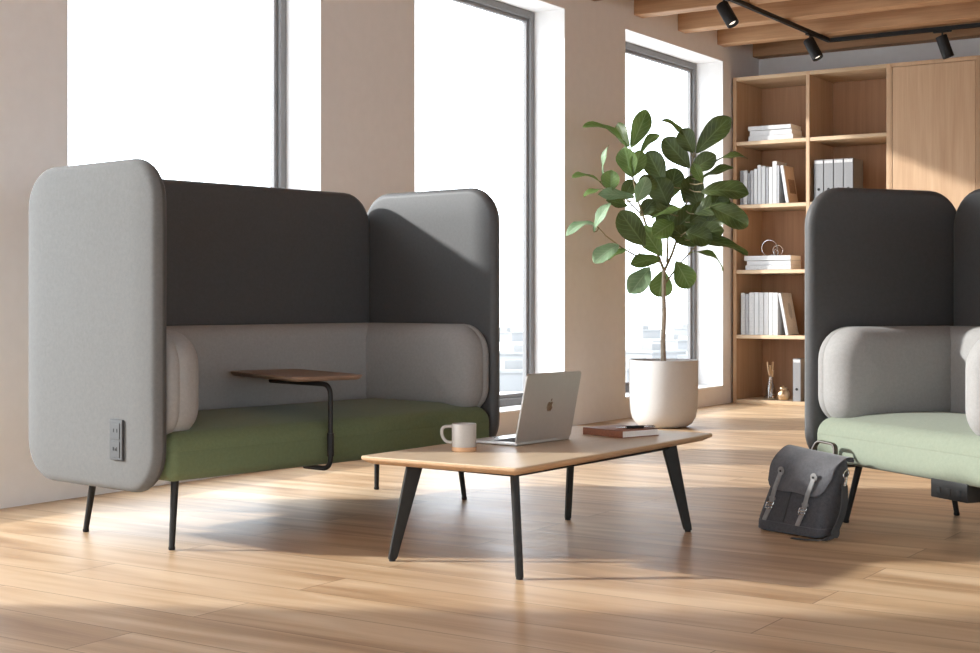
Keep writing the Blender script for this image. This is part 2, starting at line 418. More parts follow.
# unseen walls behind the camera and to the right; windows added for fill light
FRONT = [(0.3,3.1),(3.4,6.2),(6.5,9.3)]
wall_with_openings('wall_front', (0, ROOM_X), FRONT, SILL, HEAD, lambda a,c,z0,z1: ((a,ROOM_Y0-0.3,z0),(c,ROOM_Y0,z1)))
RIGHT = [(-4.9,-2.5),(-2.2,0.2),(0.5,2.9)]
wall_with_openings('wall_right', (ROOM_Y0-0.3, ROOM_Y1+0.3), RIGHT, SILL, HEAD, lambda a,c,z0,z1: ((ROOM_X,a,z0),(ROOM_X+0.3,c,z1)))
wi = 0
def window(put, a, c, mullion=None, a_in=None):
    """frame (sash, head, jambs), glass pane and sill; put(u,w,z): u along, w = distance outwards from the inner wall face"""
    global wi
    wi += 1
    r = bpy.data.objects.new('window_%d' % wi, None); link(r); structure(r)
    bm = B(); f0, f1 = 0.262, 0.325; fw = 0.055
    def bx(u0,u1,w0,w1,z0,z1,bm=bm):
        p, q = Vector(put(u0,w0,z0)), Vector(put(u1,w1,z1))
        box(bm, [min(p[i],q[i]) for i in range(3)], [max(p[i],q[i]) for i in range(3)], 0.004, seg=1)
    z0, z1 = SILL+0.02, HEAD
    bx(a, a+fw, f0, f1, z0, z1); bx(c-fw, c, f0, f1, z0, z1)
    bx(a+fw, c-fw, f0, f1, z1-fw, z1); bx(a+fw, c-fw, f0, f1, z0, z0+fw)
    # inner sash profile, a step thinner
    g = fw+0.028
    for (u0,u1,q0,q1) in ((a+fw,a+g,z0+fw,z1-fw),(c-g,c-fw,z0+fw,z1-fw),(a+g,c-g,z1-g,z1-fw),(a+g,c-g,z0+fw,z0+g)):
        bx(u0,u1,f0+0.022,f1-0.005,q0,q1)
    if mullion: bx(mullion-0.03, mullion+0.03, f0, f1, z0+fw, z1-fw)
    obj('window_frame', bm, M['frame'], r, smooth=False)
    pb = B(); bx(a+g-0.005, c-g+0.005, 0.292, 0.298, z0+g-0.005, z1-g+0.005, pb)
    obj('pane', pb, M['glass'], r, smooth=False)
    sb = B(); bx(a_in or a, c, -0.004, f1, SILL, SILL+0.02, sb)
    obj('sill', sb, M['sill'], r, smooth=False)
for a, c in WINDOWS: window(lambda u,w,z: (-w,u,z), a-SPLAY*0.78, c, None, a)
for a, c in FRONT: window(lambda u,w,z: (u,ROOM_Y0-w*0.9,z), a, c)
for a, c in RIGHT: window(lambda u,w,z: (ROOM_X+w*0.9,u,z), a, c)
# ceiling beams
BEAM_Z = 3.262
k = 0
y = 12.64
names = ['wooden ceiling beam nearest the back wall', 'wooden ceiling beam second from the back wall',
         'wooden ceiling beam third from the back wall', 'wooden ceiling beam fourth from the back wall',
         'wooden ceiling beam fifth from the back wall, just showing at the top']
for k in range(20):
    yy = 12.92 - 0.808*k
    if yy < ROOM_Y0+0.3: break
    bm = B(); box(bm, (0.0,-0.075,0), (ROOM_X,0.075,ROOM_H-BEAM_Z), 0.006, seg=1)
    o = obj('ceiling_beam', bm, M['beam'], loc=(0,yy,BEAM_Z), smooth=False)
    o['kind'] = 'structure'

# ------------------------------------------------------------------ outside
bm = B(); box(bm, (-2500,-600,-0.5), (-6,2600,0)); o = structure(obj('ground', bm, M['ground'], loc=(0,0,-14), smooth=False))
rnd = random.Random(5)
spots = [(632,395,250),(652,368,330),(672,350,420),(690,385,260),(512,392,240),(522,366,320),(643,340,560),(686,338,600),(505,345,520)]
for i, (px, topy, Z) in enumerate(spots):
    top = EYE-(topy-HORIZON)/FPX*Z
    p = cam_room((px-490)/FPX*Z, Z, -14)
    w, d, h = rnd.uniform(7,13), rnd.uniform(7,11), top+14
    if h < 2: h = 3
    t = thing('far_building', 'pale hazy flat-roofed building far outside the windows', 'building', p, rnd.uniform(0,1.5), 'hazy buildings outside the windows')
    bm = B(); box(bm, (-w/2,-d/2,0), (w/2,d/2,h)); obj('wall', bm, M['far'], t, smooth=False)
    bm = B(); box(bm, (-w/2-0.3,-d/2-0.3,h), (w/2+0.3,d/2+0.3,h+0.5)); box(bm, (-w/6,-d/6,h+0.5), (w/6,d/6,h+2)); obj('roof', bm, M['far_roof'], t, smooth=False)

# ------------------------------------------------------------------ sofas
def panel(name, length, height, parent, put, t=0.085, R=0.17, label=None, front_cut=None):
    """upholstered screen: u along its length, v height, w thickness (0 inner, t outer)"""
    bm = B()
    r0, r1 = 0.030, 0.034
    L = [(-0.000, r0+0.12)] + [(x, i) for x, i in pillow(t, r0, r1, 5, 0)] + [(t+0.006, r1+0.04), (t+0.009, r1+0.10)]
    nl = len(L)
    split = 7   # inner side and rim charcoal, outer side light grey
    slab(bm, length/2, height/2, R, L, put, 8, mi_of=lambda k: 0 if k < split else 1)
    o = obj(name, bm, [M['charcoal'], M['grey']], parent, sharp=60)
    if label: o['label'] = label
    return o
def cushion(name, hu, hv, R, t, parent, put, r0, r1, seam=None, mat='cushion', puff=0.012):
    bm = B(); slab(bm, hu, hv, R, pillow(t, r0, r1, 6, puff, seam), put, 8)
    return obj(name, bm, M[mat], parent, sharp=60)
def sofa(name, label, loc, rotz, L, D, TOP, seat_mat, feet, fwd=0.0):
    root = thing(name, label, 'sofa' if L > 1.5 else 'armchair', loc, rotz)
    z0, H = 0.218, TOP-0.218
    T = 0.066
    zc = z0 + H/2
    # screens: each wing spans the full depth, the back sits between the wings
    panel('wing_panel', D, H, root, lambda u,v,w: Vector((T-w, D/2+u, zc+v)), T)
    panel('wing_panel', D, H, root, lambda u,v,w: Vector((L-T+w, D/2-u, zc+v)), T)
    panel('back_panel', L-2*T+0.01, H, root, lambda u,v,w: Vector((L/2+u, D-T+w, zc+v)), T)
    # seat
    sz0, sz1 = 0.262, 0.452
    sx0, sx1, sy0, sy1 = T+0.003, L-T-0.003, fwd, D-T-0.02
    cx, cy = (sx0+sx1)/2, (sy0+sy1)/2
    bm = B()
    Ls = pillow(sz1-sz0, 0.045, 0.075, 6, 0, seam=0.118, seam_d=0.0025)
    Ls = [(w, i) for w, i in Ls] + [(sz1-sz0+0.012, 0.13), (sz1-sz0+0.022, 0.22), (sz1-sz0+0.026, 0.30)]
    slab(bm, (sx1-sx0)/2, (sy1-sy0)/2, 0.045, Ls, lambda u,v,w: Vector((cx+u, cy+v, sz0+w)), 8)
    obj('seat', bm, M[seat_mat], root, sharp=60)
    # wrap-around cushions
    cz0, cz1 = 0.418, 0.836
    cc, ch = (cz0+cz1)/2, (cz1-cz0)/2
    cw = 0.155
    bl = L-2*T-0.012
    cushion('back_cushion', bl/2, ch, 0.06, cw, root, lambda u,v,w: Vector((L/2+u, D-T-0.004-w, cc+v)), 0.03, 0.075)
    ay0, ay1 = fwd+0.012, D-T-0.02
    al = (ay1-ay0)/2; ac = (ay0+ay1)/2
    RR = (0.03, 0.145, 0.125, 0.03); aw = 0.19
    cushion('arm_cushion', al, ch, RR, aw, root, lambda u,v,w: Vector((T+0.002+w, ac+u, cc+v)), 0.03, 0.095, seam=0.055)
    cushion('arm_cushion', al, ch, RR, aw, root, lambda u,v,w: Vector((L-T-0.002-w, ac+u, cc+v)), 0.03, 0.095, seam=0.055)
    # under-frame and legs
    bm = B(); box(bm, (T+0.10,0.14,0.250), (L-T-0.10,D-0.15,0.272), 0.006); obj('under_frame', bm, M['black'], root)
    for (tx, ty, fx, fy) in feet:
        bm = B(); a, c = Vector((tx,ty,0.275)), Vector((fx,fy,0.012))
        tube(bm, [a, a.lerp(c,0.5), c], [0.0155,0.0135,0.0115], 14)
        lg = obj('leg', bm, M['black'], root)
        bm = B(); lathe(bm, [(0.010,0.014),(0.013,0.012),(0.013,0.003),(0.011,0.0)], 14, Matrix.Translation((fx,fy,0)))
        obj('glide', bm, M['slot'], lg)
    return root

# --- the long high-backed sofa on the left
SL, SD, ST = 1.98, 0.89, 1.488
loc = cam_room(-1.243, 5.35); rot = math.atan2(0.753, 0.658) + YAW
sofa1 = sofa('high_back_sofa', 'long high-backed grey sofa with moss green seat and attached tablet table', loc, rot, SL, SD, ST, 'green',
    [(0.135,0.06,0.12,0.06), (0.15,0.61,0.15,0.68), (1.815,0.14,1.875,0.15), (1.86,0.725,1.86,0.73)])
# power outlet on the outer face of the near wing (part of the sofa)
ou = B(); 
P = lambda u,v,w: Vector((-0.009-w, 0.222-u, 0.418+v))
slab(ou, 0.041, 0.077, 0.004, [(0,0),(0.009,0),(0.011,0.002)], P, 3)
out = obj('outlet', ou, M['outlet'], sofa1); out['label'] = 'dark grey power outlet plate'
for nm, vz in (('socket', 0.034), ('socket', -0.036)):
    bm = B(); slab(bm, 0.027, 0.031, 0.003, [(0.010,0),(0.0125,0.0),(0.0135,0.001)], lambda u,v,w: P(u,v+vz,w), 3)
    obj('socket_face', bm, M['outlet'], out)
for u, v, w, h in ((-0.010,0.036,0.0025,0.007),(0.012,0.036,0.0025,0.007),(-0.011,-0.034,0.004,0.007),(0.001,-0.036,0.002,0.005),(0.011,-0.034,0.002,0.008),(0.006,-0.036,0.0015,0.004)):
    bm = B(); slab(bm, w, h, 0.001, [(0.0125,0),(0.0142,0)], lambda a,c,d,u=u,v=v: P(a+u,c+v,d), 2); obj('slot', bm, M['slot'], out)
# tablet table
tt = thing_part = bpy.data.objects.new('tablet_table', None); link(tt, sofa1)
tx, ty = 0.842, -0.028
bm = B()
pole = fillet([(tx, 0.12, 0.252), (tx, ty-0.012, 0.252), (tx, ty-0.012, 0.601), (tx-0.0, 0.34, 0.604)], 0.05, 8)
tube(bm, pole, 0.0105, 12)
pl = obj('pole', bm, M['black'], tt)
bm = B(); tube(bm, [(tx, ty-0.012, 0.305), (tx, ty-0.012, 0.40)], 0.0145, 14); obj('pole_sleeve', bm, M['black'], tt)
bm = B()
ang = math.radians(-14)
tcx, tcy = 0.918, 0.27
def TP(u, v, w):
    return Vector((tcx + u*math.cos(ang) - v*math.sin(ang), tcy + u*math.sin(ang) + v*math.cos(ang), 0.616+w))
slab(bm, 0.172, 0.325, (0.055,)*4, [(0,0.016),(0.004,0.008),(0.013,0.001),(0.018,0.0),(0.020,0.002)], TP, 8)
obj('table_top', bm, M['walnut'], tt)['label'] = 'small brown wooden swivel top'

# --- single high-backed armchair on the right, facing the long sofa
AL, AD, AT = 1.215, 0.815, 1.44
loc = cam_room(1.350, 6.25); rot = math.atan2(-0.928, 0.373) + YAW
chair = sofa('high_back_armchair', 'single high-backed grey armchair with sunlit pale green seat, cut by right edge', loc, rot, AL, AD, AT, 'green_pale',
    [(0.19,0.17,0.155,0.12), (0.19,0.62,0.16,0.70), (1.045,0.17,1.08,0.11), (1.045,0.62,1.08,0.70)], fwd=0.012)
bm = B(); box(bm, (0.815,0.03,0.200), (1.02,0.16,0.272), 0.004); pb = obj('power_box', bm, M['black'], chair)
for x in (0.86, 0.918, 0.976):
    bm = B(); box(bm, (x-0.012,0.0275,0.217), (x+0.012,0.0305,0.243), 0.001); obj('socket', bm, M['slot'], pb)

# ------------------------------------------------------------------ coffee table
TH = 0.390
loc = cam_room(0.093, 4.80); rot = math.atan2(0.83, 0.56) + YAW     # local x along its length, y to the left
table = thing('coffee_table', 'low rectangular oak coffee table on black blade legs', 'table', loc, rot)
TLn, TWd = 1.515, 0.68
bm = B()
slab(bm, TLn/2, TWd/2, 0.02, [(-0.030,0.035),(-0.028,0.032),(-0.014,0.003),(-0.010,0.0),(-0.003,0.0),(0.0,0.003)], lambda u,v,w: Vector((TLn/2+u, TWd/2+v, TH+w)), 5,
     mi_of=lambda k: 1 if k < 4 else 0)
obj('table_top', bm, [M['oak_top'], M['oak_edge']], table)
def blade(tx, ty, fx, fy):
    a, c = Vector((tx,ty,TH-0.03)), Vector((fx,fy,0.008))
    d = Vector((fx-tx, fy-ty, 0)); d = d.normalized() if d.length > 1e-4 else Vector((1,0,0))
    ctr = Vector((TLn/2, TWd/2, 0)); d = Vector((fx,fy,0)) - ctr; d.z = 0
    sx, sy = (1 if d.x > 0 else -1), (1 if d.y > 0 else -1)
    d = Vector((sx*0.74, sy*0.67, 0))
    s = Vector((-d.y, d.x, 0)); hw0, hw1, ht = 0.031, 0.016, 0.0125
    bm = B(); L = []
    for p, hw in ((a,hw0),(a.lerp(c,0.97),hw1*1.02),(c,hw1*0.9)):
        L.append([bm.verts.new(p + d*(hw*u) + s*(ht*v)) for u, v in rrect(1,1,0.25,2)])
    for k in range(2):
        for i in range(len(L[0])):
            j = (i+1) % len(L[0]); face(bm, [L[k][i],L[k][j],L[k+1][j],L[k+1][i]])
    face(bm, L[0][::-1]); face(bm, L[2])
    lg = obj('leg', bm, M['graphite'], table)
    bm = B(); lathe(bm, [(0.010,0.010),(0.012,0.008),(0.012,0.0)], 12, Matrix.Translation((fx,fy,0))); obj('glide', bm, M['slot'], lg)
blade(0.155,0.115, 0.090,0.052); blade(0.185,0.565, 0.120,0.622)
blade(1.265,0.085, 1.325,0.028); blade(1.265,0.545, 1.325,0.60)
for (p, q) in (((0.15,0.11),(1.27,0.09)), ((0.18,0.57),(1.27,0.55)), ((0.15,0.11),(0.18,0.57)), ((1.27,0.09),(1.27,0.55))):
    bm = B(); tube(bm, [(p[0],p[1],TH-0.042),(q[0],q[1],TH-0.042)], 0.01, flat=(0.018,0.026), side=(0,0,1)); obj('rail', bm, M['graphite'], table)

# ------------------------------------------------------------------ laptop
loc = ground(516, 446.5, TH); rot = math.atan2(0.60, 0.80)
hd = math.atan2(0.79, 0.62) + YAW         # hinge direction
lap = thing('laptop', 'open silver laptop seen from the back of its lid on the coffee table', 'laptop', loc, hd)
LW, LD = 0.365, 0.235
bm = B(); slab(bm, LW/2, LD/2, 0.014, [(0.001,0.006),(0.003,0.001),(0.010,0.0),(0.012,0.001)], lambda u,v,w: Vector((LW/2+u, LD/2+v, w)), 5)
base = obj('base', bm, M['alu'], lap)
bm = B()
for r in range(6):
    for c in range(14):
        x = 0.035 + c*0.0212; yk = 0.028 + r*0.0185
        box(bm, (x,yk,0.0115), (x+0.0185,yk+0.0155,0.0132), 0.001, seg=1)
obj('keyboard', bm, M['keys'], base)
bm = B(); slab(bm, 0.062, 0.038, 0.006, [(0.0115,0),(0.0126,0)], lambda u,v,w: Vector((LW/2+u, 0.185+v, w)), 3); obj('trackpad', bm, M['silver'], base)
tilt = math.radians(12)
def LP(u, v, w):     # u along hinge, v up the lid, w outwards (towards the back)
    return Vector((LW/2+u, -v*math.sin(tilt) - w*math.cos(tilt) + 0.006, 0.010 + v*math.cos(tilt) - w*math.sin(tilt)))
bm = B(); slab(bm, LW/2, 0.137, 0.014, [(-0.003,0.002),(-0.002,0),(0.003,0.0),(0.0045,0.0015)], lambda u,v,w: LP(u, v+0.137, w), 5)
lid = obj('lid', bm, M['alu'], lap)
bm = B(); slab(bm, LW/2-0.006, 0.129, 0.008, [(-0.0036,0),(-0.0030,0)], lambda u,v,w: LP(u, v+0.138, w), 3); obj('screen', bm, M['screen'], lid)
# emblem: bitten apple with a leaf
def emblem():
    bm = B(); pts = []
    raw = [(0,0.62),(0.20,0.72),(0.42,0.74),(0.62,0.66),(0.76,0.52),(0.66,0.42),(0.58,0.25),(0.58,0.05),(0.66,-0.12),(0.80,-0.22),
           (0.74,-0.42),(0.60,-0.66),(0.44,-0.86),(0.28,-0.93),(0.10,-0.86),(-0.06,-0.85),(-0.24,-0.92),(-0.40,-0.92),(-0.56,-0.78),(-0.72,-0.52),(-0.82,-0.20),(-0.84,0.12),(-0.76,0.44),(-0.58,0.66),(-0.36,0.75),(-0.14,0.70)]
    s = 0.0225
    def poly(pp):
        a = [bm.verts.new(LP(x*s, 0.140+y*s, 0.0046)) for x, y in pp]; c = [bm.verts.new(LP(x*s, 0.140+y*s, 0.0053)) for x, y in pp]
        n = len(a)
        for i in range(n): face(bm, [a[i],a[(i+1)%n],c[(i+1)%n],c[i]])
        face(bm, c); face(bm, a[::-1])
    poly(raw); poly([(0.02,0.82),(0.04,1.02),(0.18,1.22),(0.38,1.32),(0.38,1.12),(0.26,0.92)])
    return bm
obj('emblem', emblem(), M['alu_dark'], lid, smooth=False)

# ------------------------------------------------------------------ mug
loc = ground(464, 451, TH); 
mug = thing('mug', 'speckled off-white mug with bare clay foot on coffee table corner', 'mug', loc + Vector((0,0,0)), YAW)
bm = B()
lathe(bm, [(0.0445,0.0165),(0.0455,0.020),(0.0455,0.099),(0.0445,0.102),(0.0425,0.102),(0.0415,0.099),(0.0415,0.03),(0.03,0.022),(0.002,0.022)], 40)
body = obj('body', bm, M['ceramic'], mug)
bm = B(); lathe(bm, [(0.043,0.0),(0.0462,0.002),(0.0462,0.0155),(0.044,0.017)], 40); obj('foot', bm, M['cork'], mug)['label'] = 'bare clay coloured foot ring'
bm = B(); tube(bm, fillet([(-0.043,0.0,0.092),(-0.082,0.0,0.090),(-0.082,0.0,0.055),(-0.066,0,0.034),(-0.044,0.0,0.032)], 0.028, 7), 0.0058, 12); obj('handle', bm, M['ceramic'], mug)
bm = B(); lathe(bm, [(0.0412,0.082),(0.0412,0.084),(0.002,0.084)], 32); obj('coffee', bm, M['coffee'], mug)

# ------------------------------------------------------------------ notebook and pen
loc = ground(622, 438.5, TH)
nbd = math.atan2(0.62, 0.78) + YAW
nb = thing('notebook', 'closed brown leather notebook lying on the coffee table', 'notebook', loc, nbd)
nw, nl, nh = 0.212, 0.235, 0.030
bm = B()
box(bm, (0,0,0), (nw,nl,0.003), 0.001); box(bm, (0,0,nh-0.003), (nw,nl,nh), 0.001); box(bm, (0,0,0), (0.004,nl,nh), 0.001)
obj('cover', bm, M['leather'], nb)
bm = B(); box(bm, (0.004,0.004,0.003), (nw-0.004,nl-0.004,nh-0.003)); obj('pages', bm, M['paper'], nb, smooth=False)
bm = B(); box(bm, (-0.0008,-0.001,-0.0003+0.0005), (0.004,0.0005,nh+0.0005), 0.0004); obj('spine_band', bm, M['leather'], nb)
pr = nb.matrix_basis @ Matrix.Translation((0.045,0.10,nh))
pen = thing('pen', 'black and silver pen lying on the brown notebook', 'pen', loc + Matrix.Rotation(nbd,4,'Z') @ Vector((0.045,0.085,nh)), YAW+math.radians(18))
bm = B(); X90 = Matrix.Translation((0,0,0.0062)) @ Matrix.Rotation(PI/2,4,'Y')
lathe(bm, [(0.0035,0.045),(0.006,0.047),(0.0062,0.09),(0.006,0.125),(0.004,0.126)], 14, X90); obj('barrel', bm, M['black'], pen)
bm = B(); lathe(bm, [(0.0045,0.125),(0.005,0.13),(0.0046,0.172),(0.002,0.176),(0.001,0.181)], 14, X90); obj('cap', bm, M['silver'], pen)
bm = B(); lathe(bm, [(0.0008,0.0),(0.0012,0.006),(0.004,0.03),(0.0048,0.046)], 14, X90); obj('tip', bm, M['silver'], pen)
bm = B(); box(bm, (0.128,-0.0015,0.0105), (0.168,0.0015,0.0125), 0.0006); obj('clip', bm, M['silver'], pen)

# ------------------------------------------------------------------ satchel
bl = cam_room(1.105, 5.985); bdir = math.atan2(-0.82, 0.57) + YAW
bag = thing('satchel', 'charcoal canvas satchel with grey straps leaning against the armchair', 'bag', bl, bdir)
BW, BH, BD = 0.335, 0.345, 0.112
lean = math.radians(22)
cl, sl = math.cos(lean), math.sin(lean)
def BP(x, y, z):      # bag frame (x width, y back, z up) tilted backwards about its rear lower edge
    zz = z*(0.99 - 0.07*(x/BW - 0.5))
    return Vector((x, y + zz*sl, zz*cl))      # a soft bag: the base lies flat, the body slouches backwards
bm = B()
rings = []
for (z, gx, gy) in ((0.0,0.016,0.016),(0.006,0.004,0.004),(0.02,-0.004,-0.006),(0.06,-0.007,-0.014),(0.13,-0.004,-0.014),(0.20,0.0,-0.008),(0.27,0.006,0.004),(0.32,0.012,0.02),(0.338,0.024,0.035)):
    rings.append([bm.verts.new(BP(BW/2+u, BD/2+v + 0.004*math.sin(9*u+20*z), z + 0.004*math.sin(14*u))) for u, v in rrect(BW/2-gx, BD/2-gy, 0.035, 5)])
for k in range(len(rings)-1):
    n = len(rings[k])
    for i in range(n): face(bm, [rings[k][i],rings[k][(i+1)%n],rings[k+1][(i+1)%n],rings[k+1][i]])
face(bm, rings[0][::-1]); face(bm, rings[-1])
body = obj('body', bm, M['bag'], bag, sharp=60)
def sheet(bm, grid, th):
    """thick sheet from a grid of points"""
    nu, nv = len(grid), len(grid[0])
    nor = [[None]*nv for _ in range(nu)]
    for i in range(nu):
        for j in range(nv):
            a = grid[min(i+1,nu-1)][j]-grid[max(i-1,0)][j]; c = grid[i][min(j+1,nv-1)]-grid[i][max(j-1,0)]
            nor[i][j] = a.cross(c).normalized()
    A = [[bm.verts.new(grid[i][j]+nor[i][j]*th/2) for j in range(nv)] for i in range(nu)]
    C = [[bm.verts.new(grid[i][j]-nor[i][j]*th/2) for j in range(nv)] for i in range(nu)]
    for i in range(nu-1):
        for j in range(nv-1):
            face(bm, [A[i][j],A[i+1][j],A[i+1][j+1],A[i][j+1]]); face(bm, [C[i][j],C[i][j+1],C[i+1][j+1],C[i+1][j]])
    for i in range(nu-1):
        face(bm, [A[i][0],C[i][0],C[i+1][0],A[i+1][0]]); face(bm, [A[i][nv-1],A[i+1][nv-1],C[i+1][nv-1],C[i][nv-1]])
    for j in range(nv-1):
        face(bm, [A[0][j],A[0][j+1],C[0][j+1],C[0][j]]); face(bm, [A[nu-1][j],C[nu-1][j],C[nu-1][j+1],A[nu-1][j+1]])
# flap: from the back edge over the top and down the front, its lower corners rounded
path = fillet([(0,BD-0.022,0.330),(0,BD-0.026,0.350),(0,0.040,0.356),(0,-0.012,0.312),(0,-0.024,0.18)], 0.045, 6)
plen = [0.0]
for i in range(1, len(path)): plen.append(plen[-1] + (path[i]-path[i-1]).length)
tot = plen[-1]
def along(s):
    s = max(0, min(tot, s))
    for i in range(1, len(path)):
        if s <= plen[i]:
            t = (s-plen[i-1])/max(plen[i]-plen[i-1],1e-6); return path[i-1].lerp(path[i], t)
    return path[-1]
grid = []
NU, NV = 25, 22
for i in range(NU):
    u = i/(NU-1)*2-1
    # rounded lower corners: shorter length near the sides
    q = max(0, (abs(u)-0.62)/0.38)
    end = tot - 0.085*(1-math.sqrt(max(0,1-q*q))) - 0.004*math.cos(5*u)
    row = []
    for j in range(NV):
        p = along(end*j/(NV-1))
        row.append(BP(BW/2 + u*(BW/2+0.002), p.y - 0.004*(1-u*u) + 0.003*math.sin(7*u+j*0.3), p.z))
    grid.append(row)
bm = B(); sheet(bm, grid, 0.005); flap = obj('flap', bm, M['bag_flap'], bag, sharp=70)
# base band
bm = B()
for zlo, zhi, g in ((0.0,0.045,0.0),):
    R0 = [bm.verts.new(BP(BW/2+u, BD/2+v, 0.008)) for u, v in rrect(BW/2+0.006, BD/2+0.008, 0.038, 5)]
    R1 = [bm.verts.new(BP(BW/2+u, BD/2+v, 0.045)) for u, v in rrect(BW/2+0.010, BD/2+0.016, 0.040, 5)]
    R2 = [bm.verts.new(BP(BW/2+u, BD/2+v, 0.046)) for u, v in rrect(BW/2+0.004, BD/2+0.008, 0.036, 5)]
    for A, C in ((R0,R1),(R1,R2)):
        for i in range(len(A)): face(bm, [A[i],A[(i+1)%len(A)],C[(i+1)%len(A)],C[i]])
obj('base_band', bm, M['bag'], bag, sharp=60)
# front pocket seam
bm = B(); tube(bm, [BP(BW*0.44,-0.016,z) for z in (0.05,0.10,0.15,0.19)], 0.0025, 6); obj('seam', bm, M['bag_web'], bag)
for x in (0.070, 0.252):
    st = [(x+0.012,-0.036,0.262),(x+0.012,-0.040,0.235),(x+0.006,-0.040,0.19),(x+0.000,-0.033,0.15),(x-0.006,-0.026,0.11),(x-0.010,-0.034,0.05)]
    g = []
    for i, p in enumerate(st):
        wd = 0.011
        g.append([BP(p[0]-wd,p[1],p[2]), BP(p[0]-wd*0.5,p[1]-0.0015,p[2]), BP(p[0]+wd*0.5,p[1]-0.0015,p[2]), BP(p[0]+wd,p[1],p[2])])
    bm = B(); sheet(bm, g, 0.004); s = obj('front_strap', bm, M['bag_strap'], bag, sharp=70)
    bm = B(); lathe(bm, [(0.001,0.0),(0.012,0.001),(0.018,0.003),(0.018,0.006),(0.004,0.0075)], 16, Matrix.Translation(BP(x+0.012,-0.034,0.262)) @ Matrix.Rotation(PI/2+lean*0,4,'X')); obj('strap_tab', bm, M['bag_strap'], s)
    bm = B(); lathe(bm, [(0.001,0.0),(0.005,0.001),(0.0045,0.003),(0.001,0.004)], 12, Matrix.Translation(BP(x+0.012,-0.042,0.262)) @ Matrix.Rotation(PI/2,4,'X')); obj('rivet', bm, M['black'], s)
    bm = B(); 
    tube(bm, [BP(x-0.020,-0.034,0.125),BP(x+0.014,-0.034,0.125),BP(x+0.014,-0.034,0.100),BP(x-0.020,-0.034,0.100),BP(x-0.020,-0.034,0.125)], 0.003, 8)
    tube(bm, [BP(x-0.022,-0.036,0.113),BP(x+0.016,-0.036,0.113)], 0.003, 8); obj('buckle', bm, M['silver'], s)
    bm = B(); tube(bm, [BP(x-0.016,-0.031,0.142),BP(x+0.014,-0.031,0.142)], 0.006, 8, flat=(0.012,0.008), side=(0,0,1)); obj('keeper', bm, M['bag_strap'], s)
# carrying handle
bm = B(); tube(bm, [BP(x,BD*0.75,z) for x,z in [(p.x,p.z) for p in fillet([(0.115,0,0.345),(0.125,0,0.392),(0.225,0,0.392),(0.24,0,0.345)], 0.035, 6)]], 0.008, 10, flat=(0.024,0.009), side=(0,1,0)); obj('handle', bm, M['bag_handle'], bag)
# shoulder strap hanging at the right side, its end lying on the floor
sx = BW+0.014
bm = B(); 
ring = [BP(sx, BD*0.45+0.015*math.cos(a), 0.285+0.018*math.sin(a)) for a in [2*PI*i/16 for i in range(17)]]
tube(bm, ring, 0.0028, 8); obj('d_ring', bm, M['silver'], bag)
bm = B(); tube(bm, [BP(sx+0.004,BD*0.45,0.270),BP(sx+0.007,BD*0.45,0.255),BP(sx+0.006,BD*0.45,0.232)], 0.006, 8); obj('clip_hook', bm, M['silver'], bag)
def F3(x, y, z):       # bag-local point that is already a floor point
    return Vector((x, y, z))
sp = [BP(sx+0.005,BD*0.45,0.240),BP(sx+0.030,BD*0.45,0.17),BP(sx+0.040,BD*0.40,0.10),BP(sx+0.034,BD*0.34,0.05)]
e = sp[-1]
sp += [Vector((e.x+0.012,e.y-0.02,0.022)), Vector((e.x-0.002,e.y-0.07,0.006)), Vector((e.x-0.06,e.y-0.115,0.005)), Vector((e.x-0.12,e.y-0.125,0.005))]
sp = fillet(sp, 0.03, 4)
sidev = (0,1,0)
bm = B(); 
g = []
for i, p in enumerate(sp):
    t = i/(len(sp)-1)
    d = (sp[min(i+1,len(sp)-1)]-sp[max(i-1,0)]).normalized()
    s = Vector((0,1,0)) if t < 0.45 else Vector((0.25,1,0)).lerp(Vector((0.35,0.93,0)), (t-0.45)/0.55)
    s = (s - d*s.dot(d)).normalized()*0.016*(1.0 if t < 0.6 else 0.55)
    g.append([p-s, p-s*0.4, p+s*0.4, p+s])
sheet(bm, g, 0.004); obj('shoulder_strap', bm, M['bag_web'], bag, sharp=70)

# ------------------------------------------------------------------ potted tree
PZ = 10.80
pc = cam_room((663.5-490)/FPX*PZ, PZ)
plant = thing('potted_fig_tree', 'fiddle-leaf fig tree in a round white pot between the windows', 'plant', pc)
bm = B()
lathe(bm, [(0.145,0.0),(0.175,0.006),(0.212,0.030),(0.240,0.075),(0.252,0.14),(0.257,0.25),(0.258,0.495),(0.2565,0.502),(0.243,0.502),(0.2415,0.495),(0.240,0.40),(0.23,0.39)], 56)
obj('pot', bm, M['pot'], plant)
bm = B(); bmesh.ops.create_circle(bm, cap_ends=True, radius=0.241, segments=40)
for v in bm.verts: v.co.z = 0.478
g = bmesh.ops.inset_region(bm, faces=list(bm.faces), thickness=0.06, depth=0.004)
obj('soil', bm, M['soil'], plant)
def PL(px, py, dz=0.0):       # point of the plant at its real depth, relative to the pot's foot
    return depth_pt(px, py, PZ+dz) - pc
trunk_pts = [PL(663.5,366), PL(663.0,340,0.01), PL(664.2,315,0.0), PL(663.6,292,-0.01), PL(663.8,268,0.0)]
bm = B(); tube(bm, trunk_pts, [0.021,0.018,0.0165,0.0155,0.014], 12); obj('trunk', bm, M['bark'], plant)
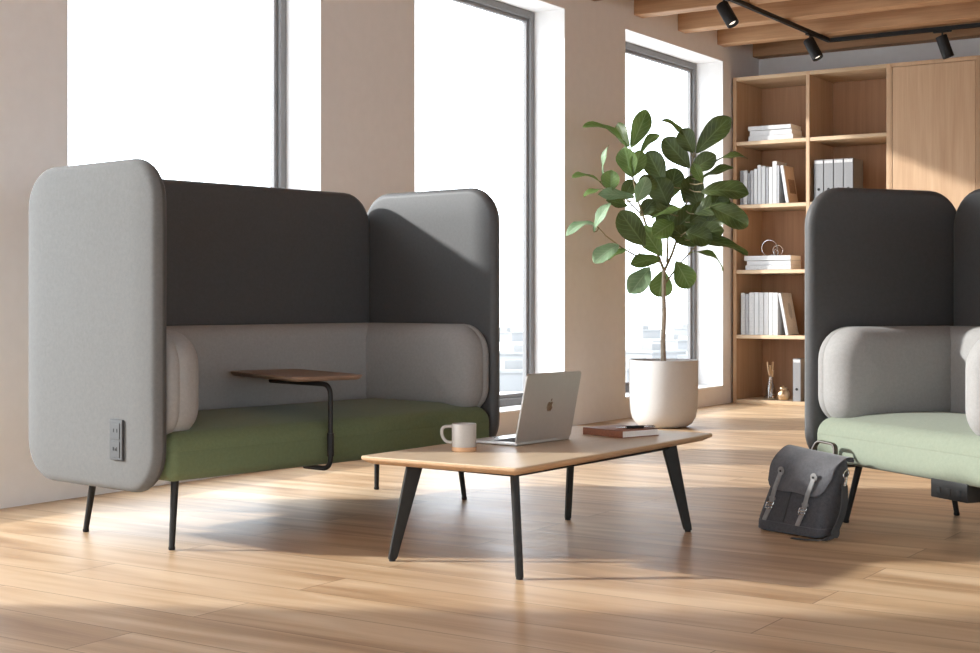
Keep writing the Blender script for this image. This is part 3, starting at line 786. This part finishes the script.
branches = [
    ([(663.8,270,0),(656,250,-0.05),(645,222,-0.12),(637,198,-0.16),(632,172,-0.18),(631,146,-0.18)], 0.011),
    ([(663.8,272,0),(672,254,0.04),(680,230,0.06),(686,205,0.05),(690,178,0.03),(694,152,0.0)], 0.011),
    ([(660,262,0),(640,258,-0.1),(622,248,-0.18),(606,236,-0.22),(597,226,-0.24)], 0.008),
    ([(663.8,285,0),(678,266,0.08),(692,250,0.14),(705,238,0.18)], 0.008),
    ([(667,262,0),(668,235,0.12),(665,205,0.2),(662,180,0.22)], 0.009),
    ([(676,243,0.05),(690,230,0.08),(704,214,0.06),(712,204,0.02)], 0.007),
    ([(642,215,-0.12),(625,198,-0.25),(604,186,-0.3)], 0.006),
]
for pts, r in branches:
    P3 = [PL(*p) for p in pts]
    bm = B(); tube(bm, P3, [r*(1-0.6*i/(len(P3)-1)) for i in range(len(P3))], 8); obj('branch', bm, M['twig'], plant)
ROOMVIEW = Vector((CX,0,EYE)) - (pc + Vector((0,0,1.6))); ROOMVIEW.normalize()
RIGHTV = Vector((NX, AX, 0.0)); UPV = Vector((0,0,1))
def leaf(b_, t_, wpx, face_, bend, mat, fold=0.25, n=12, skew=0.0):
    """b_, t_: base and tip; face_: direction the upper side looks towards; bend: arch height / length"""
    ax = t_ - b_; L = ax.length; a = ax.normalized()
    nrm = face_ - a*face_.dot(a); nrm.normalize(); s = a.cross(nrm)
    bm = B(); uvl = bm.loops.layers.uv.new('UVMap')
    W = wpx/FPX*PZ
    rows = []; NW = 6
    for i in range(n+1):
        v = i/n
        # fiddle shape: slim base, broadest at two thirds, blunt tip
        v = 0.5-0.5*math.cos(PI*i/n)
        prof = max(0.0, math.sin(PI*min(1, v**1.22)))**0.58*(0.72+0.28*v)*1.06
        hw = W/2*prof if 0 < v < 1 else W*0.012
        arch = 4*v*(1-v)
        ctr = b_ + a*(L*v) + nrm*(bend*L*arch) + s*(skew*L*arch)
        row = []
        for j in range(NW+1):
            u = j/NW*2-1
            wav = 0.034*L*math.sin(v*10+u*2+L*40)*abs(u)
            row.append(bm.verts.new(ctr + s*(hw*u) + nrm*(fold*abs(u)*hw + wav)))
        rows.append(row)
    for i in range(n):
        for j in range(NW):
            f = face(bm, [rows[i][j],rows[i][j+1],rows[i+1][j+1],rows[i+1][j]])
            if f:
                for lp, (q, r) in zip(f.loops, ((i,j),(i,j+1),(i+1,j+1),(i+1,j))): lp[uvl].uv = (r/NW, 0.5-0.5*math.cos(PI*q/n))
    me_mat = M[mat]
    o = obj('leaf', bm, me_mat, plant, sharp=180)
    return o
C, U = 'c', 'u'
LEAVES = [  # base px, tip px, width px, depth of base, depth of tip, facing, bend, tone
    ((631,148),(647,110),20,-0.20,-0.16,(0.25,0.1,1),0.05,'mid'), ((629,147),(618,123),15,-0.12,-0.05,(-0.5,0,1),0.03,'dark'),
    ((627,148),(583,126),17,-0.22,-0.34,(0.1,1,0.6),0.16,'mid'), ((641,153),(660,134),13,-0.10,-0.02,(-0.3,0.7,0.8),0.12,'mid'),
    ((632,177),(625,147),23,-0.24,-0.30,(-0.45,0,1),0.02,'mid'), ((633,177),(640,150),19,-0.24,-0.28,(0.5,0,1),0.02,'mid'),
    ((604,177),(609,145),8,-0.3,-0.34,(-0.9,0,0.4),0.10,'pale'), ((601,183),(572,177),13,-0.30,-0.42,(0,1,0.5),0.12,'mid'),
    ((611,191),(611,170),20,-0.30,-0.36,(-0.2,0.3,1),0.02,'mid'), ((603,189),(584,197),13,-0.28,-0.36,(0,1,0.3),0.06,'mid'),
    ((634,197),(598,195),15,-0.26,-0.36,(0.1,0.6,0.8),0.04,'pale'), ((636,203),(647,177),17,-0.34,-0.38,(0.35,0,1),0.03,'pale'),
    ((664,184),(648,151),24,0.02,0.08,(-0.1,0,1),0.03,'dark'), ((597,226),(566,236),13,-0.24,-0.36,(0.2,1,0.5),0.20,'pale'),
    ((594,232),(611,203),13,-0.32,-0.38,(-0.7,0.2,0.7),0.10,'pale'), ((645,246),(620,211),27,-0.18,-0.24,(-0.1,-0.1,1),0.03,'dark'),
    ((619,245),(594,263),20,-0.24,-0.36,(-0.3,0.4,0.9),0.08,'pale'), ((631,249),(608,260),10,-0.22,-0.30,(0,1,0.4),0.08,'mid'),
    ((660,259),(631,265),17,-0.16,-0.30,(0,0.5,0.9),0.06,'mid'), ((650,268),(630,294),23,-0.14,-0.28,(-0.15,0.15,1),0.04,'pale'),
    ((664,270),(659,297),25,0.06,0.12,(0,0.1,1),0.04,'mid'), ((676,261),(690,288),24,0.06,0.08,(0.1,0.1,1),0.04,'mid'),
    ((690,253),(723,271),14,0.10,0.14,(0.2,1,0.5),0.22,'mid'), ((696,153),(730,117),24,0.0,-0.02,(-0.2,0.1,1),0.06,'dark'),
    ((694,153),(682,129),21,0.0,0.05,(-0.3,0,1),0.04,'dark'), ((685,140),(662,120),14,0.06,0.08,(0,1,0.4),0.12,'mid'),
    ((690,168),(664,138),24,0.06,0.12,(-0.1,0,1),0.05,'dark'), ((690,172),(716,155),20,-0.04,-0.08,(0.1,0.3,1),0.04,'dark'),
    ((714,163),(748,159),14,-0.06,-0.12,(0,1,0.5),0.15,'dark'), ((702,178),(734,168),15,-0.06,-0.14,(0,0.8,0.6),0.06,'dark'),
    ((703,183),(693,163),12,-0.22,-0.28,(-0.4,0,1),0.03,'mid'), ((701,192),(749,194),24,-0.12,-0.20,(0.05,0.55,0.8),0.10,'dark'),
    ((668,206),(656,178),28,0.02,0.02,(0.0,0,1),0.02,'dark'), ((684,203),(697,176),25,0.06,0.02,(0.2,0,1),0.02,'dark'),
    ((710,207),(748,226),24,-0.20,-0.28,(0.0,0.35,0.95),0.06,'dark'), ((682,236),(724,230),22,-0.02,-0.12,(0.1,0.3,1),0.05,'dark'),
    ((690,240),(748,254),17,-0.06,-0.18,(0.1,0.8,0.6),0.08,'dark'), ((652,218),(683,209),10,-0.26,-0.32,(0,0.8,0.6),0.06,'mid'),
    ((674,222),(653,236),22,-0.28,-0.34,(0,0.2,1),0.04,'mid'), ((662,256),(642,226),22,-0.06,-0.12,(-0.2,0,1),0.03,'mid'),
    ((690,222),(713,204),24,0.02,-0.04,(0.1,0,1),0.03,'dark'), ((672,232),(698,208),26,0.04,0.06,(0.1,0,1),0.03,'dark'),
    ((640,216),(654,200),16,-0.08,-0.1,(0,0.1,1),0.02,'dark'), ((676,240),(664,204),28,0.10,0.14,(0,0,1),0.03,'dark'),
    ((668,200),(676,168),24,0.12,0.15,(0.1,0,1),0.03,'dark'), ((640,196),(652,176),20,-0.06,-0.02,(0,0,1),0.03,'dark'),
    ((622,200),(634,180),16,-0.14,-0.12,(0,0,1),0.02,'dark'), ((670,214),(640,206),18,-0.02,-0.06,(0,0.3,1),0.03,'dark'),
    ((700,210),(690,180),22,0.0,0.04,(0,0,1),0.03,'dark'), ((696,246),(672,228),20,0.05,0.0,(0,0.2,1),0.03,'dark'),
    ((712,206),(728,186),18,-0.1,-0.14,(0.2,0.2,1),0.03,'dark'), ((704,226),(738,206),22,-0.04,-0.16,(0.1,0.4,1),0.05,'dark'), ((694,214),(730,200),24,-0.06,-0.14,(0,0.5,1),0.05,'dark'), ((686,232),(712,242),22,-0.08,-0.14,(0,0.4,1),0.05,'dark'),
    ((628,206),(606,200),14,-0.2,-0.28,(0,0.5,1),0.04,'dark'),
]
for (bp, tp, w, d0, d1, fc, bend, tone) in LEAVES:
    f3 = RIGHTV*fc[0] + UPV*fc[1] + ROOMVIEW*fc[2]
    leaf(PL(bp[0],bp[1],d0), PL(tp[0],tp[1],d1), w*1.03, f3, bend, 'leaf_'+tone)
# short leaf stalks reaching the nearest branch
segs = []
for pts, r in branches:
    P3 = [PL(*p) for p in pts]
    for i in range(len(P3)-1):
        for k in range(5): segs.append(P3[i].lerp(P3[i+1], k/5))
stalks = B()
for (bp, tp, w, d0, d1, fc, bend, tone) in LEAVES:
    p = PL(bp[0],bp[1],d0); q = min(segs, key=lambda s: (s-p).length)
    if (q-p).length > 0.012: tube(stalks, [q, q.lerp(p,0.5)+Vector((0,0,-0.01)), p], [0.005,0.0042,0.0038], 6)
obj('leaf_stalks', stalks, M['twig'], plant)

# ------------------------------------------------------------------ bookcase
c0 = cam_room(2.24, 13.3); c0.z = 0       # its left front corner; local x along the front (+x room), y = into the wall
CASE_D, CASE_H, BT = 0.62, 3.0, 0.034
CW = [0.0, 0.722, 1.452]
c0.x = max(c0.x, 0.012); FRONTY = c0.y
case = thing('bookcase', 'tall open oak bookcase of two columns against the back wall', 'bookcase', c0)
depth = min(CASE_D, ROOM_Y1 - c0.y - 0.004)
for x, nm in ((CW[0],'side_panel'),(CW[1],'divider'),(CW[2],'side_panel')):
    bm = B(); box(bm, (x-BT/2 + (BT/2 if x == 0 else 0), 0, 0), (x+BT/2 + (BT/2 if x == 0 else 0), depth, CASE_H), 0.002, seg=1); obj(nm, bm, M['case'], case, smooth=False)
SH = [0.035, 0.630, 1.226, 1.826, 2.405]       # shelf upper faces
cells = [(CW[0]+BT, CW[1]-BT/2), (CW[1]+BT/2, CW[2]-BT/2)]
for (xa, xb) in cells:
    for z in SH:
        bm = B(); box(bm, (xa, 0.003, z-BT), (xb, depth-0.016, z), 0.002, seg=1); obj('shelf', bm, M['case_h'], case, smooth=False)
    bm = B(); box(bm, (xa, 0.003, CASE_H-BT), (xb, depth-0.016, CASE_H), 0.002, seg=1); obj('top_panel', bm, M['case_h'], case, smooth=False)
bm = B(); box(bm, (BT, depth-0.015, 0.0), (CW[2]-BT/2, depth, CASE_H)); obj('back_board', bm, M['case_back'], case, smooth=False)
# closed tall cabinets that continue the run
def tall_cabinet(x0, w, label):
    t = thing('tall_cabinet', label, 'cabinet', (c0.x+x0, c0.y, 0), 0)
    bm = B()
    box(bm, (0.0015,0.022,0), (w-0.0015,depth,CASE_H)); box(bm, (0.0015,0,0), (0.014,0.0225,CASE_H), 0.001, seg=1); box(bm, (w-0.016,0,0), (w-0.0015,0.0225,CASE_H), 0.001, seg=1)
    box(bm, (0.014,0,CASE_H-0.034), (w-0.016,0.0225,CASE_H), 0.001, seg=1); box(bm, (0.014,0,0), (w-0.016,0.0225,0.05), 0.001, seg=1)
    obj('body', bm, M['case'], t, smooth=False)
    bm = B(); box(bm, (0.0185,0.003,0.054), (w-0.0205,0.0215,CASE_H-0.038), 0.0015, seg=1); obj('door', bm, M['case'], t, smooth=False)
tall_cabinet(CW[2]+BT/2, 0.745, 'closed tall oak cabinet right of the open bookcase shelves')
tall_cabinet(CW[2]+BT/2+0.745, 0.78, 'closed tall oak cabinet cut off by the right edge of the photo')
tall_cabinet(CW[2]+BT/2+1.525, 0.78, 'closed tall oak cabinet beyond the right edge of the photo')

# ------------------------------------------------------------------ things on the shelves
def book(label, group, x, y, z, th, h, d, cover, lean_=0.0, flat=False, cat='book'):
    """upright: spine towards the room; x is its left face"""
    t = thing('book', label, cat, (c0.x+x, c0.y+y, z), 0, group)
    bm = B(); c = 0.0022
    if not flat:
        box(bm, (0,0,0), (c,d,h), 0.0006, seg=1); box(bm, (th-c,0,0), (th,d,h), 0.0006, seg=1); box(bm, (0,0,0), (th,c,h), 0.0006, seg=1)
        pb = B(); box(pb, (c,c,0.003), (th-c,d-0.004,h-0.003))
    else:      # lying: th is the height, h the length along x, spine towards the room
        box(bm, (0,0,0), (h,d,c), 0.0006, seg=1); box(bm, (0,0,th-c), (h,d,th), 0.0006, seg=1); box(bm, (0,0,0), (h,c,th), 0.0006, seg=1)
        pb = B(); box(pb, (0.003,c,c), (h-0.003,d-0.004,th-c))
    obj('cover', bm, M[cover], t, smooth=False); obj('pages', pb, M['paper'], t, smooth=False)
    if lean_: t.rotation_euler = (0, lean_, 0)
    return t
ordn = ['first','second','third','fourth','fifth','sixth','seventh','eighth','ninth','tenth','eleventh']
tone_word = {'white_cover':'white','grey_cover':'grey','pale_cover':'pale grey','dark_cover':'dark grey','tan_cover':'tan','brown_cover':'brown'}
# upper row of upright books (shelf 1.826)
row = [('dark_cover',0.030,0.315),('pale_cover',0.040,0.315),('dark_cover',0.026,0.290),('grey_cover',0.032,0.312),('white_cover',0.034,0.325),('white_cover',0.034,0.358),
       ('white_cover',0.040,0.345),('grey_cover',0.030,0.335),('white_cover',0.032,0.335),('white_cover',0.042,0.385),('grey_cover',0.022,0.345)]
x = cells[0][0]+0.022
for i, (cv, th, h) in enumerate(row):
    book('upright %s book, %s from the left in the upper book row behind the fig' % (tone_word[cv], ordn[i]), 'upright books in the upper row', x, 0.035, SH[3]+0.0005, th, h, 0.235, cv)
    x += th+0.002
a = math.radians(-9)
t = book('white-spined tan book leaning at the right end of the upper row', 'upright books in the upper row', x+0.062, 0.03, SH[3]+0.0005, 0.030, 0.345, 0.235, 'white_cover', a)
bm = B(); box(bm, (0.0296,0.012,0.004), (0.0316,0.232,0.341), 0.0005, seg=1); obj('jacket', bm, M['tan_cover'], t, smooth=False)
bm = B(); box(bm, (0.0312,0.06,0.09), (0.0322,0.21,0.22), 0.0003, seg=1); obj('cover_print', bm, M['brown_cover'], t, smooth=False)
# lower row (shelf 0.630)
row = [('pale_cover',0.040,0.385),('grey_cover',0.036,0.375),('pale_cover',0.050,0.388),('white_cover',0.044,0.390),('pale_cover',0.046,0.388),('white_cover',0.042,0.388),('pale_cover',0.042,0.388),('white_cover',0.046,0.386)]
x = cells[0][0]+0.03
for i, (cv, th, h) in enumerate(row):
    book('tall %s book, %s from the left in the lower book row by the pot' % (tone_word[cv], ordn[i]), 'upright books in the lower row', x, 0.035, SH[1]+0.0005, th, h, 0.25, cv)
    x += th+0.002
t = book('white-spined beige book leaning at the right end of the lower row', 'upright books in the lower row', x+0.075, 0.03, SH[1]+0.0005, 0.028, 0.385, 0.25, 'white_cover', math.radians(-11))
bm = B(); box(bm, (0.0276,0.012,0.004), (0.0296,0.246,0.381), 0.0005, seg=1); obj('jacket', bm, M['pale_cover'], t, smooth=False)
bm = B(); lathe(bm, [(0.001,0),(0.05,0.0),(0.05,0.0012),(0.001,0.0014)], 20, Matrix.Translation((0.0294,0.14,0.22)) @ Matrix.Rotation(PI/2,4,'Y') @ Matrix.Diagonal((1.5,0.8,1,1))); obj('cover_print', bm, M['grey_cover'], t)
# lying stacks
pos = ['bottom','middle','topmost']
z = SH[4]+0.0005
for i, (cv, th, w, dx) in enumerate((('white_cover',0.046,0.43,0.0),('white_cover',0.050,0.405,0.010),('pale_cover',0.040,0.415,-0.004))):
    book('white book lying on the top left shelf, %s of the stack of three' % pos[i], 'books lying on the top shelf', cells[0][0]+0.105+dx, 0.035+0.009*(i%2), z, th, w, 0.26, cv, flat=True); z += th+0.0005
z = SH[2]+0.0005
for i, (cv, th, w, dx) in enumerate((('pale_cover',0.042,0.44,0.0),('white_cover',0.042,0.425,0.010),('white_cover',0.044,0.45,-0.012))):
    book('white book lying under the wire ornament, %s of the stack of three' % pos[i], 'books lying on the middle shelf', cells[0][0]+0.075+dx, 0.035+0.009*(i%2), z, th, w, 0.26, cv, flat=True); z += th+0.0005
orn = thing('wire_ornament', 'thin silver wire ring ornament standing on the stack of white books', 'ornament', (c0.x+cells[0][0]+0.30, c0.y+0.13, z), 0)
def ringtube(cx, cz, r, th, tw=0.0):
    bm = B(); tube(bm, [Vector((cx+r*math.cos(q)*math.cos(tw), r*math.cos(q)*math.sin(tw), cz+r*math.sin(q))) for q in [2*PI*i/28 for i in range(29)]], th, 8); return bm
obj('ring', ringtube(-0.03,0.072,0.072,0.0032,0.1), M['silver'], orn); obj('ring', ringtube(0.052,0.048,0.046,0.0036,0.7), M['silver'], orn); obj('ring', ringtube(0.035,0.031,0.030,0.0036,-0.5), M['silver'], orn)
# binders
def binder(label, group, x, y, z, w=0.088, h=0.31, d=0.27, side='binder_dark'):
    t = thing('ring_binder', label, 'binder', (c0.x+x, c0.y+y, z), 0, group)
    bm = B(); c = 0.004
    box(bm, (0,0,0), (c,d,h), 0.001, seg=1); box(bm, (w-c,0,0), (w,d,h), 0.001, mi=1, seg=1); box(bm, (0,0,0), (w,c,h), 0.001, seg=1)
    obj('cover', bm, [M['binder'], M[side]], t, smooth=False)
    bm = B(); box(bm, (c,c,0.006), (w-c,d-0.01,h-0.012)); obj('pages', bm, M['paper'], t, smooth=False)
    bm = B(); lathe(bm, [(0.0125,0.0),(0.0125,0.0025),(0.010,0.003),(0.009,0.0015),(0.001,0.0015)], 18, Matrix.Translation((w/2,0.0005,0.11)) @ Matrix.Rotation(PI/2,4,'X')); obj('finger_ring', bm, M['slot'], t)
    bm = B(); box(bm, (0.006,-0.0012,h-0.034), (w-0.006,0.001,h-0.010), 0.0004, seg=1); obj('label_strip', bm, M['pale_cover'], t, smooth=False)
for i in range(4):
    binder('grey ring binder, %s from the left of the four above the armchair' % ordn[i], 'grey binders above the armchair', cells[1][0]+0.030+i*0.0905, 0.03, SH[3]+0.0005, h=0.375)
binder('lone grey ring binder standing on the bottom shelf', None, cells[0][0]+0.535, 0.03, SH[0]+0.0005, w=0.076, h=0.385, side='binder')
# flask with dry twigs and a brass jar
fl = thing('glass_flask', 'clear conical glass flask holding brown dried twigs on the bottom shelf', 'vase', (c0.x+cells[0][0]+0.278, c0.y+0.14, SH[0]+0.0005), 0)
bm = B(); lathe(bm, [(0.004,0.0),(0.060,0.002),(0.062,0.012),(0.034,0.14),(0.0215,0.20),(0.0225,0.225),(0.0195,0.225),(0.0185,0.20),(0.026,0.14),(0.047,0.014),(0.004,0.008)], 32); obj('body', bm, M['clear'], fl)
for i, (ex, ey, ez) in enumerate(((-0.034,0.0,0.345),(0.018,0.01,0.345),(0.0,-0.012,0.315),(0.024,-0.006,0.27))):
    bm = B(); tube(bm, [(0,0,0.06),(ex*0.3,ey*0.3,0.20),(ex*0.8,ey,ez-0.06),(ex,ey,ez)], [0.004,0.006,0.010,0.012], 8); obj('twig', bm, M['brass'], fl)
jr = thing('glass_jar', 'small round amber metallic jar beside the flask on the bottom shelf', 'jar', (c0.x+cells[0][0]+0.405, c0.y+0.13, SH[0]+0.0005), 0)
bm = B(); lathe(bm, [(0.03,0.0),(0.052,0.006),(0.059,0.03),(0.058,0.06),(0.047,0.086),(0.036,0.094),(0.036,0.10)], 36); obj('body', bm, M['brass'], jr)
bm = B(); lathe(bm, [(0.039,0.10),(0.040,0.104),(0.036,0.114),(0.010,0.120),(0.011,0.128),(0.004,0.133)], 28); obj('lid', bm, M['brass'], jr)

# ------------------------------------------------------------------ track lighting
TZ = BEAM_Z - 0.004
def at_height(px, py, h): 
    Z = (h-EYE)*FPX/(HORIZON-py); return cam_room((px-490)/FPX*Z, Z, h)
corner = at_height(829, 40.5, TZ-0.018)
tr = thing('light_track', 'black L-shaped ceiling light track under the wooden beams', 'light track', (corner.x, corner.y, TZ), 0)
bm = B(); box(bm, (-0.018,-9.0,-0.034), (0.018,0.018,0.0), 0.003, seg=1); box(bm, (0.018,-0.018,-0.034), (5.2,0.018,0.0), 0.003, seg=1)
obj('rail', bm, M['black'], tr, smooth=False)
bm = B(); box(bm, (-0.006,-9.0,-0.0355), (0.006,-0.02,-0.0335)); box(bm, (0.02,-0.006,-0.0355), (5.2,0.006,-0.0335)); obj('groove', bm, M['slot'], tr, smooth=False)
def spot(label, x, y, right, near):
    t = thing('spotlight', label, 'spotlight', (x, y, TZ-0.034), 0, 'spotlights on the track')
    along_y = abs(x-corner.x) < 0.05
    bm = B(); s = (0.016,0.075) if along_y else (0.075,0.016)
    box(bm, (-s[0],-s[1],-0.014), (s[0],s[1],-0.0005), 0.002, seg=1); obj('adapter', bm, M['black'], t)
    bm = B(); tube(bm, [(0,0,-0.012),(0,0,-0.07)], 0.007, 10); obj('stem', bm, M['black'], t)
    down = Vector((NX*right - NZ*near, AX*right - AZ*near, -1.0)).normalized()
    R = Matrix.Translation((0,0,-0.075)) @ down.to_track_quat('-Z','Y').to_matrix().to_4x4()
    bm = B(); lathe(bm, [(0.03,0.035),(0.046,0.032),(0.048,0.026),(0.048,-0.155),(0.046,-0.159),(0.041,-0.159),(0.040,-0.135),(0.03,-0.133)], 32, R); hd_ = obj('head', bm, M['black'], t)
    bm = B(); lathe(bm, [(0.002,-0.1345),(0.030,-0.1345),(0.031,-0.138),(0.026,-0.142),(0.002,-0.143)], 24, R); obj('lens', bm, M['lens'], hd_)
sp1 = at_height(725, 4, TZ-0.034); sp2 = at_height(808, 33, TZ-0.034)
spot('black spotlight nearest the camera on the track, tilted to the right', corner.x, corner.y-2.24, 0.46, 0.42)
spot('black spotlight hanging just left of the track corner', corner.x, corner.y-0.46, 0.42, 0.36)
s3 = at_height(939, 29, TZ-0.034)
spot('black spotlight on the right arm of the track above the cabinet', s3.x, corner.y, 0.34, 0.05)

# ------------------------------------------------------------------ light
EL = math.radians(21.5); az = math.atan2(-0.05, 1.0) + YAW
d = Vector((math.cos(az)*math.cos(EL), math.sin(az)*math.cos(EL), -math.sin(EL)))
sun = bpy.data.lights.new('sun', 'SUN'); sun.energy = 7.0; sun.angle = math.radians(2.2); sun.color = (1.0, 0.985, 0.96)
so = bpy.data.objects.new('sun', sun); link(so); so.rotation_euler = d.to_track_quat('-Z','Y').to_euler(); so.location = (-10,0,10)
w = bpy.data.worlds.new('world'); scene.world = w; w.use_nodes = True
bg = w.node_tree.nodes['Background']; bg.inputs[0].default_value = (0.90,0.97,1.05,1); bg.inputs[1].default_value = 5.2

# ------------------------------------------------------------------ camera and view
cam = bpy.data.cameras.new('camera'); cam.sensor_width = 36.0; cam.sensor_fit = 'HORIZONTAL'
cam.lens = FPX/980*36.0; cam.shift_y = -(326.5-HORIZON)/980; cam.clip_end = 5000; cam.clip_start = 0.05
co = bpy.data.objects.new('camera', cam); link(co); co.location = (CX, 0, EYE); co.rotation_euler = (PI/2, 0, YAW)
scene.camera = co
scene.view_settings.view_transform = 'Standard'; scene.view_settings.look = 'None'
scene.view_settings.exposure = 0.0; scene.view_settings.gamma = 1.0; scene.view_settings.use_curve_mapping = False
cy = scene.cycles
cy.use_denoising = True; cy.max_bounces = 12; cy.diffuse_bounces = 6; cy.glossy_bounces = 4; cy.transparent_max_bounces = 16
cy.sample_clamp_indirect = 8.0; cy.caustics_reflective = False; cy.caustics_refractive = False
